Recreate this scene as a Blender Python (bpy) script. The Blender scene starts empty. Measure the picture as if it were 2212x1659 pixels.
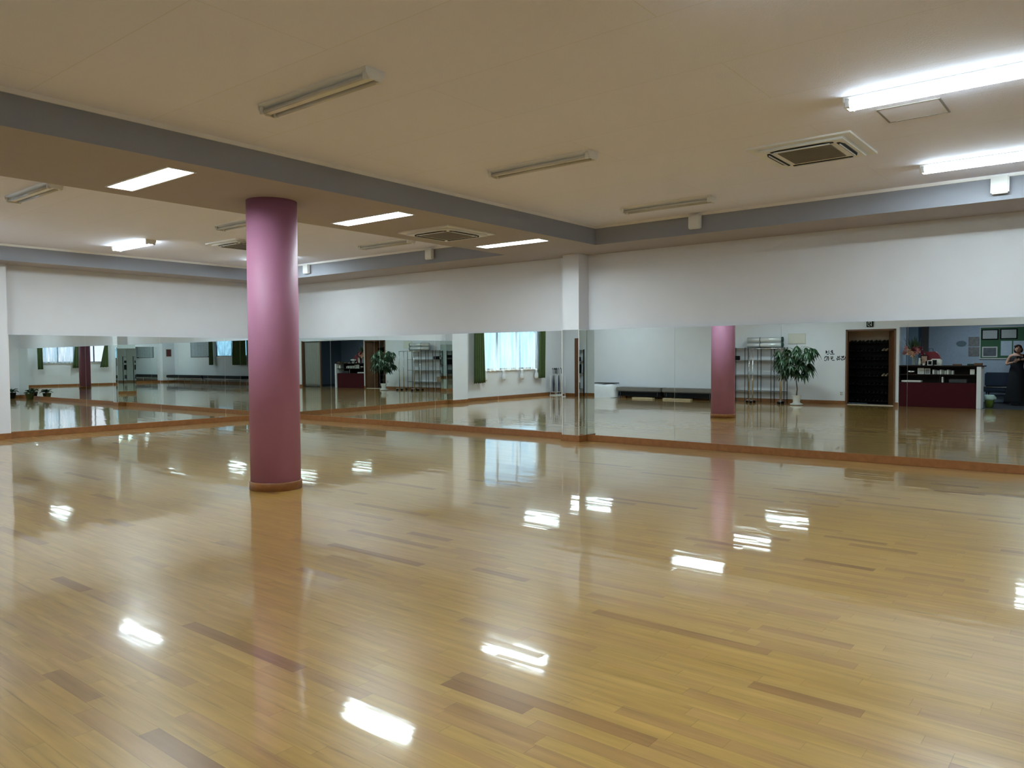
import bpy, bmesh, math, random
from mathutils import Vector, Matrix
random.seed(7)
sc = bpy.context.scene
COL = sc.collection
PI = math.pi
R = math.radians

# ---------------------------------------------------------------- camera
F_PX, YAW, PITCH, ROLL, CAM_H = 1669.23, 38.721, 2.071, -0.293, 1.40
y_, a_, r_ = R(YAW), R(PITCH), R(ROLL)
fw = Vector((-math.sin(y_)*math.cos(a_), math.cos(y_)*math.cos(a_), -math.sin(a_)))
rt = Vector((math.cos(y_), math.sin(y_), 0)); up = rt.cross(fw)
rt2 = rt*math.cos(r_) + up*math.sin(r_); up2 = up*math.cos(r_) - rt*math.sin(r_)
cd = bpy.data.cameras.new('camera'); cam = bpy.data.objects.new('camera', cd); COL.objects.link(cam)
cd.sensor_width = 36; cd.lens = F_PX/2212*36; cd.clip_start = .05; cd.clip_end = 200
m = Matrix((rt2, up2, -fw)).transposed().to_4x4(); m.translation = (0, 0, CAM_H); cam.matrix_world = m
sc.camera = cam
# ---------------------------------------------------------------- view, world, sun
sc.view_settings.view_transform = 'Standard'; sc.view_settings.look = 'None'
sc.view_settings.gamma = 1; sc.view_settings.use_curve_mapping = False
sc.view_settings.exposure = 0.17
sc.cycles.sample_clamp_indirect = 12.0
sc.cycles.max_bounces = 14; sc.cycles.glossy_bounces = 9; sc.cycles.diffuse_bounces = 5
sc.cycles.transparent_max_bounces = 12
sc.cycles.use_denoising = True
W_ = bpy.data.worlds.new('daylight'); sc.world = W_; W_.use_nodes = True
bg = W_.node_tree.nodes['Background']; bg.inputs[0].default_value = (.40, .68, .96, 1); bg.inputs[1].default_value = 1.7
sd = bpy.data.lights.new('sun', 'SUN'); sd.energy = 9.0; sd.angle = R(.6); sd.color = (1, .93, .8)
sun = bpy.data.objects.new('sun', sd); COL.objects.link(sun)
sun.rotation_euler = Vector((.42, .05, -1)).to_track_quat('-Z', 'Y').to_euler()
TUBE = 42.0             # radiance of a lit fluorescent tube
LAMP_W = 30.0           # light a fixture throws downwards

# ---------------------------------------------------------------- room constants
XW, YN, YS, XE = -15.46, 10.73, -1.35, 14.62      # inner wall surfaces
MW, MN = -15.385, 10.657                          # mirror planes at the corner
ZC, ZB, MB_, MT = 3.32, 3.045, .105, 1.822
T = .12

# ---------------------------------------------------------------- materials
MATS = {}
def mat(name, col, rough=.6, metal=0, var=.06, scale=8, bump=0, bscale=120, coat=0, emit=0, spec=.5, trans=0):
    if name in MATS: return MATS[name]
    M = bpy.data.materials.new(name); M.use_nodes = True; nt = M.node_tree; N = nt.nodes; L = nt.links
    b = N['Principled BSDF']
    b.inputs['Roughness'].default_value = rough; b.inputs['Metallic'].default_value = metal
    b.inputs['Specular IOR Level'].default_value = spec; b.inputs['Coat Weight'].default_value = coat
    b.inputs['Transmission Weight'].default_value = trans
    tc = N.new('ShaderNodeTexCoord'); nz = N.new('ShaderNodeTexNoise'); nz.inputs['Scale'].default_value = scale
    L.new(tc.outputs['Object'], nz.inputs['Vector'])
    mx = N.new('ShaderNodeMix'); mx.data_type = 'RGBA'
    mx.inputs[6].default_value = (*[c*(1-var) for c in col], 1); mx.inputs[7].default_value = (*[min(1, c*(1+var)) for c in col], 1)
    L.new(nz.outputs['Fac'], mx.inputs[0]); L.new(mx.outputs[2], b.inputs['Base Color'])
    if bump:
        n2 = N.new('ShaderNodeTexNoise'); n2.inputs['Scale'].default_value = bscale; n2.inputs['Detail'].default_value = 3
        L.new(tc.outputs['Object'], n2.inputs['Vector'])
        bp = N.new('ShaderNodeBump'); bp.inputs['Strength'].default_value = bump; bp.inputs['Distance'].default_value = .004
        L.new(n2.outputs['Fac'], bp.inputs['Height']); L.new(bp.outputs[0], b.inputs['Normal'])
    if emit:
        b.inputs['Emission Color'].default_value = (*col, 1); b.inputs['Emission Strength'].default_value = emit
    MATS[name] = M; return M

wall_m = mat('white_wallpaper', (.68, .685, .73), .75, bump=.35, bscale=160, var=.03, scale=3)
beam_m = mat('grey_beam_wallpaper', (.27, .28, .325), .75, bump=.3, bscale=160, var=.03)
soffit_m = mat('beam_underside_paper', (.37, .335, .33), .8, bump=.35, bscale=120, var=.03)
pink_m = mat('mauve_paint', (.385, .155, .255), .58, bump=.25, bscale=90, var=.05, scale=5)
base_m = mat('orange_brown_wood', (.25, .095, .026), .4, var=.35, scale=14)
white_m = mat('white_enamel', (.72, .72, .70), .35)
trim_m = mat('white_trim', (.80, .78, .76), .45)
black_m = mat('black_plastic', (.004, .004, .005), .6, var=.2, spec=.15)
chrome_m = mat('chrome', (.72, .73, .75), .22, metal=1)
darkmetal_m = mat('dark_metal', (.06, .06, .07), .4, metal=.6)
brown_m = mat('brown_door_wood', (.13, .055, .022), .4, var=.3, scale=10)
green_m = mat('green_curtain', (.055, .085, .025), .9, var=.25, scale=20)
leaf_m = mat('dark_leaf', (.018, .05, .018), .38, var=.5, scale=12)
burg_m = mat('burgundy_panel', (.045, .002, .006), .5, var=.15, spec=.15)
dark_m = mat('dark_counter_wood', (.014, .006, .005), .5, var=.3, spec=.2)
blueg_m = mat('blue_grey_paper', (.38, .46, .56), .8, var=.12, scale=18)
navy_m = mat('navy_vinyl', (.010, .022, .05), .4, var=.2)
paper_m = mat('paper_white', (.62, .62, .60), .7, var=.08)
skin_m = mat('skin', (.50, .28, .20), .5, var=.08)
hair_m = mat('dark_red_hair', (.035, .010, .008), .5, var=.3)
dress_m = mat('black_cloth', (.008, .008, .012), .85, var=.3)
cloth_m = mat('white_sheet', (.68, .70, .74), .85, var=.06)
vinyl_m = mat('black_vinyl', (.006, .006, .008), .6, var=.2, spec=.2)
greyv_m = mat('grey_brown_vinyl', (.16, .145, .13), .45, var=.15)
carpet_m = mat('dark_carpet', (.018, .022, .03), .9, var=.3, scale=40, bump=.4)
grille_m = mat('grey_grille', (.24, .22, .20), .6)
offtube_m = mat('unlit_tube', (.55, .54, .52), .2)
pot_m = mat('white_ceramic', (.68, .68, .66), .3)
soil_m = mat('soil', (.03, .02, .012), .95)
bark_m = mat('bark', (.10, .075, .05), .8, var=.3, scale=40)

def mirror_mat():
    M = bpy.data.materials.new('silvered_glass'); M.use_nodes = True; nt = M.node_tree; N = nt.nodes; L = nt.links
    b = N['Principled BSDF']; b.inputs['Metallic'].default_value = 1; b.inputs['Roughness'].default_value = 0.0
    tc = N.new('ShaderNodeTexCoord'); nz = N.new('ShaderNodeTexNoise'); nz.inputs['Scale'].default_value = .7
    L.new(tc.outputs['Object'], nz.inputs['Vector'])
    mx = N.new('ShaderNodeMix'); mx.data_type = 'RGBA'; mx.inputs[6].default_value = (.80, .87, .845, 1); mx.inputs[7].default_value = (.83, .90, .875, 1)
    L.new(nz.outputs['Fac'], mx.inputs[0]); L.new(mx.outputs[2], b.inputs['Base Color'])
    return M
mirror_m = mirror_mat()

def ceiling_mat():
    M = bpy.data.materials.new('ceiling_board'); M.use_nodes = True; nt = M.node_tree; N = nt.nodes; L = nt.links
    b = N['Principled BSDF']; b.inputs['Roughness'].default_value = .85
    tc = N.new('ShaderNodeTexCoord'); mp = N.new('ShaderNodeMapping'); mp.inputs['Location'].default_value = (.32, .45, 0)
    L.new(tc.outputs['Object'], mp.inputs['Vector'])
    br = N.new('ShaderNodeTexBrick'); br.inputs['Scale'].default_value = 1; br.inputs['Brick Width'].default_value = 3.64; br.inputs['Row Height'].default_value = .89
    br.inputs['Mortar Size'].default_value = .0028; br.inputs['Mortar Smooth'].default_value = .2
    br.inputs['Color1'].default_value = (.78, .79, .95, 1); br.inputs['Color2'].default_value = (.765, .775, .935, 1); br.inputs['Mortar'].default_value = (.68, .66, .70, 1)
    L.new(mp.outputs[0], br.inputs['Vector'])
    L.new(br.outputs['Color'], b.inputs['Base Color'])
    nz = N.new('ShaderNodeTexNoise'); nz.inputs['Scale'].default_value = 90; nz.inputs['Detail'].default_value = 4; L.new(tc.outputs['Object'], nz.inputs['Vector'])
    bp = N.new('ShaderNodeBump'); bp.inputs['Strength'].default_value = .5; bp.inputs['Distance'].default_value = .005
    L.new(nz.outputs['Fac'], bp.inputs['Height']); L.new(bp.outputs[0], b.inputs['Normal'])
    return M
ceil_m = ceiling_mat()

def floor_mat():
    M = bpy.data.materials.new('varnished_strip_floor'); M.use_nodes = True; nt = M.node_tree; N = nt.nodes; L = nt.links
    b = N['Principled BSDF']
    def math_(op, a, bb=None, c=None):
        n = N.new('ShaderNodeMath'); n.operation = op
        for i, v in enumerate((a, bb, c)):
            if v is None: continue
            if isinstance(v, (int, float)): n.inputs[i].default_value = v
            else: L.new(v, n.inputs[i])
        return n.outputs[0]
    tc = N.new('ShaderNodeTexCoord'); sx = N.new('ShaderNodeSeparateXYZ'); L.new(tc.outputs['Object'], sx.inputs[0])
    X, Y = sx.outputs[0], sx.outputs[1]
    rowf = math_('DIVIDE', Y, .078); row = math_('FLOOR', rowf); fy = math_('FRACT', rowf)
    wn = N.new('ShaderNodeTexWhiteNoise'); wn.noise_dimensions = '1D'; L.new(row, wn.inputs['W'])
    off = math_('MULTIPLY', wn.outputs['Value'], 13.7)
    # plank length varies smoothly through a warped coordinate, so boards are 0.35 - 0.9 m long
    uu = math_('ADD', math_('DIVIDE', X, .62), off)
    warp = math_('MULTIPLY', math_('SINE', math_('MULTIPLY', uu, 2.1)), .28)
    u2 = math_('ADD', uu, warp)
    brick = math_('FLOOR', u2); fx = math_('FRACT', u2)
    cv = N.new('ShaderNodeCombineXYZ'); L.new(row, cv.inputs[0]); L.new(brick, cv.inputs[1])
    w2 = N.new('ShaderNodeTexWhiteNoise'); w2.noise_dimensions = '2D'; L.new(cv.outputs[0], w2.inputs['Vector'])
    # patches where darker boards gather
    rp = N.new('ShaderNodeValToRGB'); e = rp.color_ramp; e.interpolation = 'LINEAR'
    e.elements[0].position = 0; e.elements[0].color = (.52, .310, .084, 1)
    e.elements[1].position = 1; e.elements[1].color = (.30, .150, .052, 1)
    for p_, c_ in ((.35, (.49, .285, .078, 1)), (.6, (.535, .325, .094, 1)), (.86, (.48, .27, .09, 1)), (.955, (.44, .245, .085, 1))):
        q = e.elements.new(p_); q.color = c_
    L.new(w2.outputs['Value'], rp.inputs[0])
    # grain
    mp = N.new('ShaderNodeMapping'); mp.inputs['Scale'].default_value = (1.4, 20, 1); L.new(tc.outputs['Object'], mp.inputs[0])
    va = N.new('ShaderNodeVectorMath'); va.operation = 'ADD'; L.new(mp.outputs[0], va.inputs[0]); L.new(w2.outputs['Color'], va.inputs[1])
    gz = N.new('ShaderNodeTexNoise'); gz.inputs['Scale'].default_value = 1.5; gz.inputs['Detail'].default_value = 6; L.new(va.outputs[0], gz.inputs['Vector'])
    gm = N.new('ShaderNodeMapRange'); gm.inputs[1].default_value = .25; gm.inputs[2].default_value = .8; gm.inputs[3].default_value = .78; gm.inputs[4].default_value = 1.16
    L.new(gz.outputs['Fac'], gm.inputs[0])
    # gaps
    def gap(f, w):
        d = math_('MINIMUM', f, math_('SUBTRACT', 1, f)); return math_('GREATER_THAN', d, w)
    g = math_('MULTIPLY', gap(fy, .012), gap(fx, .0022))
    g2 = math_('MULTIPLY_ADD', g, .26, .60)
    mp3 = N.new('ShaderNodeMapping'); mp3.inputs['Scale'].default_value = (2.0, 32, 1); L.new(tc.outputs['Object'], mp3.inputs[0])
    sz = N.new('ShaderNodeTexNoise'); sz.inputs['Scale'].default_value = 1; sz.inputs['Detail'].default_value = 3; L.new(mp3.outputs[0], sz.inputs['Vector'])
    sr = N.new('ShaderNodeMapRange'); sr.inputs[1].default_value = .60; sr.inputs[2].default_value = .74; sr.inputs[3].default_value = 1.0; sr.inputs[4].default_value = .70; L.new(sz.outputs['Fac'], sr.inputs[0])
    tot = math_('MULTIPLY', math_('MULTIPLY', gm.outputs[0], sr.outputs[0]), g2)
    mul = N.new('ShaderNodeVectorMath'); mul.operation = 'SCALE'; L.new(rp.outputs[0], mul.inputs[0]); L.new(tot, mul.inputs['Scale'])
    L.new(mul.outputs[0], b.inputs['Base Color'])
    b.inputs['Roughness'].default_value = .29; b.inputs['Specular IOR Level'].default_value = .28
    b.inputs['Coat Weight'].default_value = 1; b.inputs['Coat Roughness'].default_value = .05; b.inputs['Coat IOR'].default_value = 1.40
    # each board lies at a very slightly different tilt; the varnish ripples
    geo = N.new('ShaderNodeNewGeometry')
    cs = N.new('ShaderNodeVectorMath'); cs.operation = 'SUBTRACT'; L.new(w2.outputs['Color'], cs.inputs[0]); cs.inputs[1].default_value = (.5, .5, .5)
    sm = N.new('ShaderNodeVectorMath'); sm.operation = 'MULTIPLY'; L.new(cs.outputs[0], sm.inputs[0]); sm.inputs[1].default_value = (.005, .012, 0)
    rz = N.new('ShaderNodeTexNoise'); rz.inputs['Scale'].default_value = 2.2; rz.inputs['Detail'].default_value = 2
    mp2 = N.new('ShaderNodeMapping'); mp2.inputs['Scale'].default_value = (1.0, 17, 1); L.new(tc.outputs['Object'], mp2.inputs[0]); L.new(mp2.outputs[0], rz.inputs['Vector'])
    rs = N.new('ShaderNodeVectorMath'); rs.operation = 'SUBTRACT'; L.new(rz.outputs['Color'], rs.inputs[0]); rs.inputs[1].default_value = (.5, .5, .5)
    rm = N.new('ShaderNodeVectorMath'); rm.operation = 'MULTIPLY'; L.new(rs.outputs[0], rm.inputs[0]); rm.inputs[1].default_value = (.005, .021, 0)
    a1 = N.new('ShaderNodeVectorMath'); L.new(geo.outputs['Normal'], a1.inputs[0]); L.new(sm.outputs[0], a1.inputs[1])
    a2 = N.new('ShaderNodeVectorMath'); L.new(a1.outputs[0], a2.inputs[0]); L.new(rm.outputs[0], a2.inputs[1])
    nn = N.new('ShaderNodeVectorMath'); nn.operation = 'NORMALIZE'; L.new(a2.outputs[0], nn.inputs[0])
    L.new(nn.outputs[0], b.inputs['Normal']); L.new(nn.outputs[0], b.inputs['Coat Normal'])
    return M
floor_m = floor_mat()

def lace_mat():
    M = bpy.data.materials.new('lace'); M.use_nodes = True; nt = M.node_tree; N = nt.nodes; L = nt.links
    N.remove(N['Principled BSDF']); out = N['Material Output']
    tl = N.new('ShaderNodeBsdfTranslucent'); tl.inputs[0].default_value = (.86, .90, .95, 1)
    df = N.new('ShaderNodeBsdfDiffuse'); df.inputs[0].default_value = (.8, .82, .85, 1)
    tr = N.new('ShaderNodeBsdfTransparent')
    m1 = N.new('ShaderNodeMixShader'); m1.inputs[0].default_value = .3; L.new(tl.outputs[0], m1.inputs[1]); L.new(df.outputs[0], m1.inputs[2])
    tc = N.new('ShaderNodeTexCoord'); mp = N.new('ShaderNodeMapping'); mp.inputs['Scale'].default_value = (9, 9, .8); L.new(tc.outputs['Object'], mp.inputs[0])
    nz = N.new('ShaderNodeTexNoise'); nz.inputs['Scale'].default_value = 1; L.new(mp.outputs[0], nz.inputs['Vector'])
    mr = N.new('ShaderNodeMapRange'); mr.inputs[1].default_value = .35; mr.inputs[2].default_value = .65; mr.inputs[3].default_value = .05; mr.inputs[4].default_value = .80; L.new(nz.outputs['Fac'], mr.inputs[0])
    m2 = N.new('ShaderNodeMixShader'); L.new(mr.outputs[0], m2.inputs[0]); L.new(m1.outputs[0], m2.inputs[1]); L.new(tr.outputs[0], m2.inputs[2])
    L.new(m2.outputs[0], out.inputs[0]); return M
lace_m = lace_mat()
def pane_mat():
    M = bpy.data.materials.new('window_glass'); M.use_nodes = True; nt = M.node_tree; N = nt.nodes; L = nt.links
    N.remove(N['Principled BSDF']); out = N['Material Output']
    tr = N.new('ShaderNodeBsdfTransparent'); tr.inputs[0].default_value = (.93, .97, .97, 1); gl = N.new('ShaderNodeBsdfGlossy'); gl.inputs['Roughness'].default_value = .01
    m1 = N.new('ShaderNodeMixShader'); m1.inputs[0].default_value = .06; L.new(tr.outputs[0], m1.inputs[1]); L.new(gl.outputs[0], m1.inputs[2])
    L.new(m1.outputs[0], out.inputs[0]); return M
pane_m = pane_mat()
def tube_mat():
    M = bpy.data.materials.new('lit_tube'); M.use_nodes = True; N = M.node_tree.nodes; L = M.node_tree.links
    N.remove(N['Principled BSDF']); e = N.new('ShaderNodeEmission'); e.inputs[0].default_value = (.80, .965, 1, 1); e.inputs[1].default_value = TUBE
    L.new(e.outputs[0], N['Material Output'].inputs[0]); return M
tube_m = tube_mat()

# ---------------------------------------------------------------- mesh helpers
class MB:
    def __init__(s): s.bm = bmesh.new(); s.mi = 0
    def _set(s, n0):
        s.bm.faces.ensure_lookup_table()
        for f in s.bm.faces[n0:]: f.material_index = s.mi
    def box(s, a, b, bev=0):
        n0 = len(s.bm.faces)
        x0, x1 = sorted((a[0], b[0])); y0, y1 = sorted((a[1], b[1])); z0, z1 = sorted((a[2], b[2]))
        v = [s.bm.verts.new(p) for p in ((x0,y0,z0),(x1,y0,z0),(x1,y1,z0),(x0,y1,z0),(x0,y0,z1),(x1,y0,z1),(x1,y1,z1),(x0,y1,z1))]
        fs = [s.bm.faces.new([v[i] for i in f]) for f in ((0,3,2,1),(4,5,6,7),(0,1,5,4),(1,2,6,5),(2,3,7,6),(3,0,4,7))]
        if bev:
            ed = {e for f in fs for e in f.edges}
            bmesh.ops.bevel(s.bm, geom=list(ed), offset=bev, segments=2, affect='EDGES')
        s._set(n0); return s
    def prism(s, pts, axis, a, b):
        """closed outline pts (2D) extruded along axis x/y/z from a to b"""
        n0 = len(s.bm.faces)
        def P(p, t): return {'x': (t, p[0], p[1]), 'y': (p[0], t, p[1]), 'z': (p[0], p[1], t)}[axis]
        A = [s.bm.verts.new(P(p, a)) for p in pts]; B = [s.bm.verts.new(P(p, b)) for p in pts]
        n = len(pts)
        s.bm.faces.new(A); s.bm.faces.new(B[::-1])
        for i in range(n): s.bm.faces.new((A[i], B[i], B[(i+1) % n], A[(i+1) % n]))
        s._set(n0); return s
    def tube(s, pts, r, n=8, cap=True):
        n0 = len(s.bm.faces); pts = [Vector(p) for p in pts]
        rs = r if isinstance(r, (list, tuple)) else [r]*len(pts); rings = []
        for i, p in enumerate(pts):
            d = (pts[min(i+1, len(pts)-1)] - pts[max(i-1, 0)]).normalized()
            u = d.cross(Vector((0, 0, 1)) if abs(d.z) < .9 else Vector((1, 0, 0))).normalized(); w = d.cross(u)
            rings.append([s.bm.verts.new(p + (u*math.cos(2*PI*k/n) + w*math.sin(2*PI*k/n))*rs[i]) for k in range(n)])
        for a, b in zip(rings, rings[1:]):
            for k in range(n): s.bm.faces.new((a[k], a[(k+1) % n], b[(k+1) % n], b[k]))
        if cap: s.bm.faces.new(rings[0][::-1]); s.bm.faces.new(rings[-1])
        s._set(n0); return s
    def lathe(s, prof, c=(0, 0, 0), n=32, sx=1, sy=1):
        n0 = len(s.bm.faces); c = Vector(c)
        rings = [[s.bm.verts.new(c + Vector((r*sx*math.cos(2*PI*k/n), r*sy*math.sin(2*PI*k/n), z))) for k in range(n)] for r, z in prof]
        for a, b in zip(rings, rings[1:]):
            for k in range(n): s.bm.faces.new((a[k], a[(k+1) % n], b[(k+1) % n], b[k]))
        if prof[0][0] > 1e-5: s.bm.faces.new(rings[0][::-1])
        if prof[-1][0] > 1e-5: s.bm.faces.new(rings[-1])
        s._set(n0); return s
    def ball(s, c, r, sub=2):
        n0 = len(s.bm.faces); r = r if isinstance(r, (list, tuple)) else (r, r, r)
        bmesh.ops.create_icosphere(s.bm, subdivisions=sub, radius=1, matrix=Matrix.Translation(c) @ Matrix.Diagonal((*r, 1)))
        s._set(n0); return s
    def quad(s, *p):
        n0 = len(s.bm.faces); s.bm.faces.new([s.bm.verts.new(q) for q in p]); s._set(n0); return s
    def build(s, name, m, parent=None, smooth=False, solid=0, sub=0):
        me = bpy.data.meshes.new(name)
        bmesh.ops.recalc_face_normals(s.bm, faces=s.bm.faces[:])
        s.bm.to_mesh(me); s.bm.free()
        for mm in (m if isinstance(m, (list, tuple)) else [m]): me.materials.append(mm)
        if smooth:
            for p in me.polygons: p.use_smooth = True
        o = bpy.data.objects.new(name, me); COL.objects.link(o)
        if parent: o.parent = parent
        if solid:
            md = o.modifiers.new('solidify', 'SOLIDIFY'); md.thickness = solid; md.offset = 0
        if sub:
            md = o.modifiers.new('subdivision', 'SUBSURF'); md.levels = sub; md.render_levels = sub
        return o
def tag(o, label, cat, group=None):
    o['label'] = label; o['category'] = cat
    if group: o['group'] = group
    return o
def thing(name, label, cat, loc=(0, 0, 0), rz=0, group=None):
    o = bpy.data.objects.new(name, None); o.empty_display_size = .1; COL.objects.link(o); o.location = loc; o.rotation_euler = (0, 0, rz)
    return tag(o, label, cat, group)
def struct(o): o['kind'] = 'structure'; return o
def copy_tree(o, parent=None):
    c = o.copy(); COL.objects.link(c); c.parent = parent
    for ch in list(o.children): copy_tree(ch, c)
    return c
def wall(name, axis, p0, p1, a0, a1, z1, holes, m=wall_m):
    """wall slab between p0 and p1 on its axis, from a0 to a1 along the other, with rectangular openings (a, b, z0, z1)"""
    M = MB(); cuts = sorted({a0, a1, *[h[0] for h in holes], *[h[1] for h in holes]}); zs = sorted({0, z1, *[h[2] for h in holes], *[h[3] for h in holes]})
    for i in range(len(cuts)-1):
        run = None
        for j in range(len(zs)-1):
            ca, cz = (cuts[i]+cuts[i+1])/2, (zs[j]+zs[j+1])/2
            hole = any(h[0] < ca < h[1] and h[2] < cz < h[3] for h in holes)
            if not hole:
                if run is None: run = [zs[j], zs[j+1]]
                else: run[1] = zs[j+1]
            if (hole or j == len(zs)-2) and run:
                if axis == 'x': M.box((p0, cuts[i], run[0]), (p1, cuts[i+1], run[1]))
                else: M.box((cuts[i], p0, run[0]), (cuts[i+1], p1, run[1]))
                run = None
    return struct(M.build(name, m))

# ================================================================ SETTING
struct(MB().box((XW-T, YS-T, -.05), (XE+T, YN+T, 0)).build('floor', floor_m))
struct(MB().box((XW-T, YS-T, ZC), (XE+T, YN+T, ZC+.1)).build('ceiling', ceil_m))
WIN_W = (.55, 3.6, .93, 2.62)
WIN_E1, WIN_E2 = (3.72, 5.42, 1.27, 2.62), (2.08, 3.34, 1.27, 2.62)
WIN_S = (6.3, 9.5, 1.48, 2.62)
DOORWAY = (-6.2, -4.97, 0, 2.06); RECEP = (-4.87, -.62, 0, 2.12)
struct(MB().box((XW-T, YN, 0), (XE+T, YN+T, ZC)).build('wall_north', wall_m))
wall('wall_west', 'x', XW-T, XW, YS, YN, ZC, [WIN_W])
wall('wall_east', 'x', XE, XE+T, YS, YN, ZC, [WIN_E1, WIN_E2])
wall('wall_south', 'y', YS-T, YS, XW-T, XE+T, ZC, [DOORWAY, RECEP, WIN_S])
# beams: grey faces, ceiling-board soffit
def beam(name, x0, x1, y0, y1, holes=()):
    M = MB()
    M.mi = 0
    M.quad((x0,y0,ZB),(x0,y0,ZC),(x0,y1,ZC),(x0,y1,ZB)); M.quad((x1,y0,ZB),(x1,y0,ZC),(x1,y1,ZC),(x1,y1,ZB))
    M.quad((x0,y0,ZB),(x1,y0,ZB),(x1,y0,ZC),(x0,y0,ZC)); M.quad((x0,y1,ZB),(x1,y1,ZB),(x1,y1,ZC),(x0,y1,ZC))
    M.mi = 1
    xs = sorted({x0, x1, *[h[0] for h in holes], *[h[1] for h in holes]}); ys = sorted({y0, y1, *[h[2] for h in holes], *[h[3] for h in holes]})
    for i in range(len(xs)-1):
        for j in range(len(ys)-1):
            cx, cy = (xs[i]+xs[i+1])/2, (ys[j]+ys[j+1])/2
            if any(h[0] < cx < h[1] and h[2] < cy < h[3] for h in holes): continue
            M.quad((xs[i],ys[j],ZB),(xs[i],ys[j+1],ZB),(xs[i+1],ys[j+1],ZB),(xs[i+1],ys[j],ZB))
    return struct(M.build(name, [beam_m, soffit_m]))
CB0, CB1, NB, WB = -7.98, -6.26, 9.805, -14.74
LX, LY = 1.18, .19
rows = (.80, 3.52, 6.20, 8.86)
holes = [(-7.10-LX/2, -7.10+LX/2, y-LY/2-.03, y+LY/2+.03) for y in rows]
beam('beam_north', XW, XE, NB, YN)
beam('beam_cross', CB0, CB1, YS, NB, holes)
beam('beam_west', XW, WB, YS, NB)
beam('beam_cross_east', 9.6, 11.3, YS, NB)
# crown strips where ceiling meets the beams
def strip(n, a, b): return struct(MB().box(a, b).build('trim_%d' % n, trim_m))
z0 = ZC-.036
strip(1, (CB1, NB-.018, z0), (9.6, NB, ZC)); strip(2, (WB, NB-.018, z0), (CB0, NB, ZC))
strip(3, (CB1, YS, z0), (CB1+.018, NB-.018, ZC)); strip(4, (CB0-.018, YS, z0), (CB0, NB-.018, ZC))
strip(5, (WB, YS, z0), (WB+.018, NB-.018, ZC))
# wall piers
PX0, PX1, PY = -7.31, -6.97, 10.43
struct(MB().box((PX0+.012, PY+.012, 0), (PX1-.012, YN, ZB)).build('wall_pier_north', wall_m))
WPX, WP0, WP1 = -15.20, 4.36, 5.01
struct(MB().box((XW, WP0, 0), (WPX, WP1-.012, ZB)).build('wall_pier_west', wall_m))
struct(MB().box((1.5, 10.35, 0), (2.1, YN, ZB)).build('wall_pier_north_east', wall_m))
struct(MB().box((XE-.35, YS, 0), (XE, -.62, ZC)).build('wall_pier_south_east', wall_m))
# baseboards
def bb(name, *boxes):
    M = MB()
    for a, b in boxes: M.box(a, b, .004)
    return struct(M.build(name, base_m))
bb('baseboard_north', ((MW, MN-.014, 0), (PX0, YN, MB_)), ((PX0-.014, PY-.014, 0), (PX1+.014, MN-.014, MB_)), ((PX1, MN-.014, 0), (1.5, YN, MB_)), ((1.486, 10.336, 0), (2.114, YN, MB_)), ((2.1, MN-.014, 0), (XE, YN, MB_)))
bb('baseboard_west', ((XW, WP1, 0), (MW+.014, MN-.014, MB_)), ((XW, WP0-.014, 0), (WPX+.014, WP1+.014, MB_)), ((XW, YS, 0), (XW+.014, WP0, .10)))
bb('baseboard_south', ((XW, YS, 0), (DOORWAY[0]-.03, YS+.014, .10)), ((DOORWAY[1]+.02, YS, 0), (RECEP[0]-.01, YS+.014, .10)), ((RECEP[1]+.03, YS, 0), (XE-.37, YS+.014, .10)))
bb('baseboard_east', ((XE-.014, -.6, 0), (XE, YN, .10)), ((XE-.364, YS, 0), (XE, -.606, .10)))

# ================================================================ MIRRORS
def planeN(x, z):
    e, t = R(.3), R(-.15); nx, ny, nz = math.sin(e)*math.cos(t), -math.cos(e)*math.cos(t), math.sin(t)
    return MN - (nx*(x-MW) + nz*z)/ny
def planeW(y, z):
    e, t = R(-.5), R(.1); nx, ny, nz = math.cos(e)*math.cos(t), math.sin(e)*math.cos(t), math.sin(t)
    return MW - (ny*(y-MN) + nz*z)/nx
G = .0018
def mirror(fr, back, label, group=None):
    """fr: four front corners, back: depth vector"""
    M = MB(); back = Vector(back); A = [M.bm.verts.new(p) for p in fr]; B = [M.bm.verts.new(Vector(p)+back) for p in fr]
    f = M.bm.faces.new(A); f.material_index = 0
    for q in (B[::-1], *[(A[i], B[i], B[(i+1) % 4], A[(i+1) % 4]) for i in range(4)]):
        M.bm.faces.new(q).material_index = 1
    o = M.build('mirror_panel', [mirror_m, trim_m]); return tag(o, label, 'mirror', group)
def mN(x0, x1, y, label, fn=None):
    x0 += G; x1 -= G; f = fn or (lambda x, z: y)
    return mirror([(x0, f(x0, MB_), MB_), (x1, f(x1, MB_), MB_), (x1, f(x1, MT), MT), (x0, f(x0, MT), MT)], (0, .010, 0), label)
xs = [MW+.012, -13.61, -12.03, -10.46, -8.89, PX0-.004]
nm = ['wall mirror on the middle wall, hidden behind the pink column in the far corner', 'wall mirror on the middle wall just right of the pink column', 'second wall mirror right of the pink column, reflecting the reception counter',
      'wall mirror on the middle wall reflecting the potted tree and pipe shelf', 'middle-wall mirror reflecting the lace-curtained window, just left of the pier']
for i in range(5): mN(xs[i], xs[i+1], 0, nm[i], planeN)
mN(PX0+.011, PX1-.011, PY, 'narrow mirror on the front of the white pier between the mirror walls')
mirror([(PX1, PY, MB_), (PX1, MN, MB_), (PX1, MN, MT), (PX1, PY, MT)], (-.010, 0, 0), 'narrow mirror on the right-hand side of the white pier')
mirror([(PX0, PY, MB_), (PX0, planeN(PX0, MB_)-.002, MB_), (PX0, planeN(PX0, MB_)-.002, MT), (PX0, PY, MT)], (.010, 0, 0), 'narrow mirror on the left-hand side of the white pier')
xs = [PX1+.002, -5.39, -3.78, -2.19, -.6, 1.498]
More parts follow.
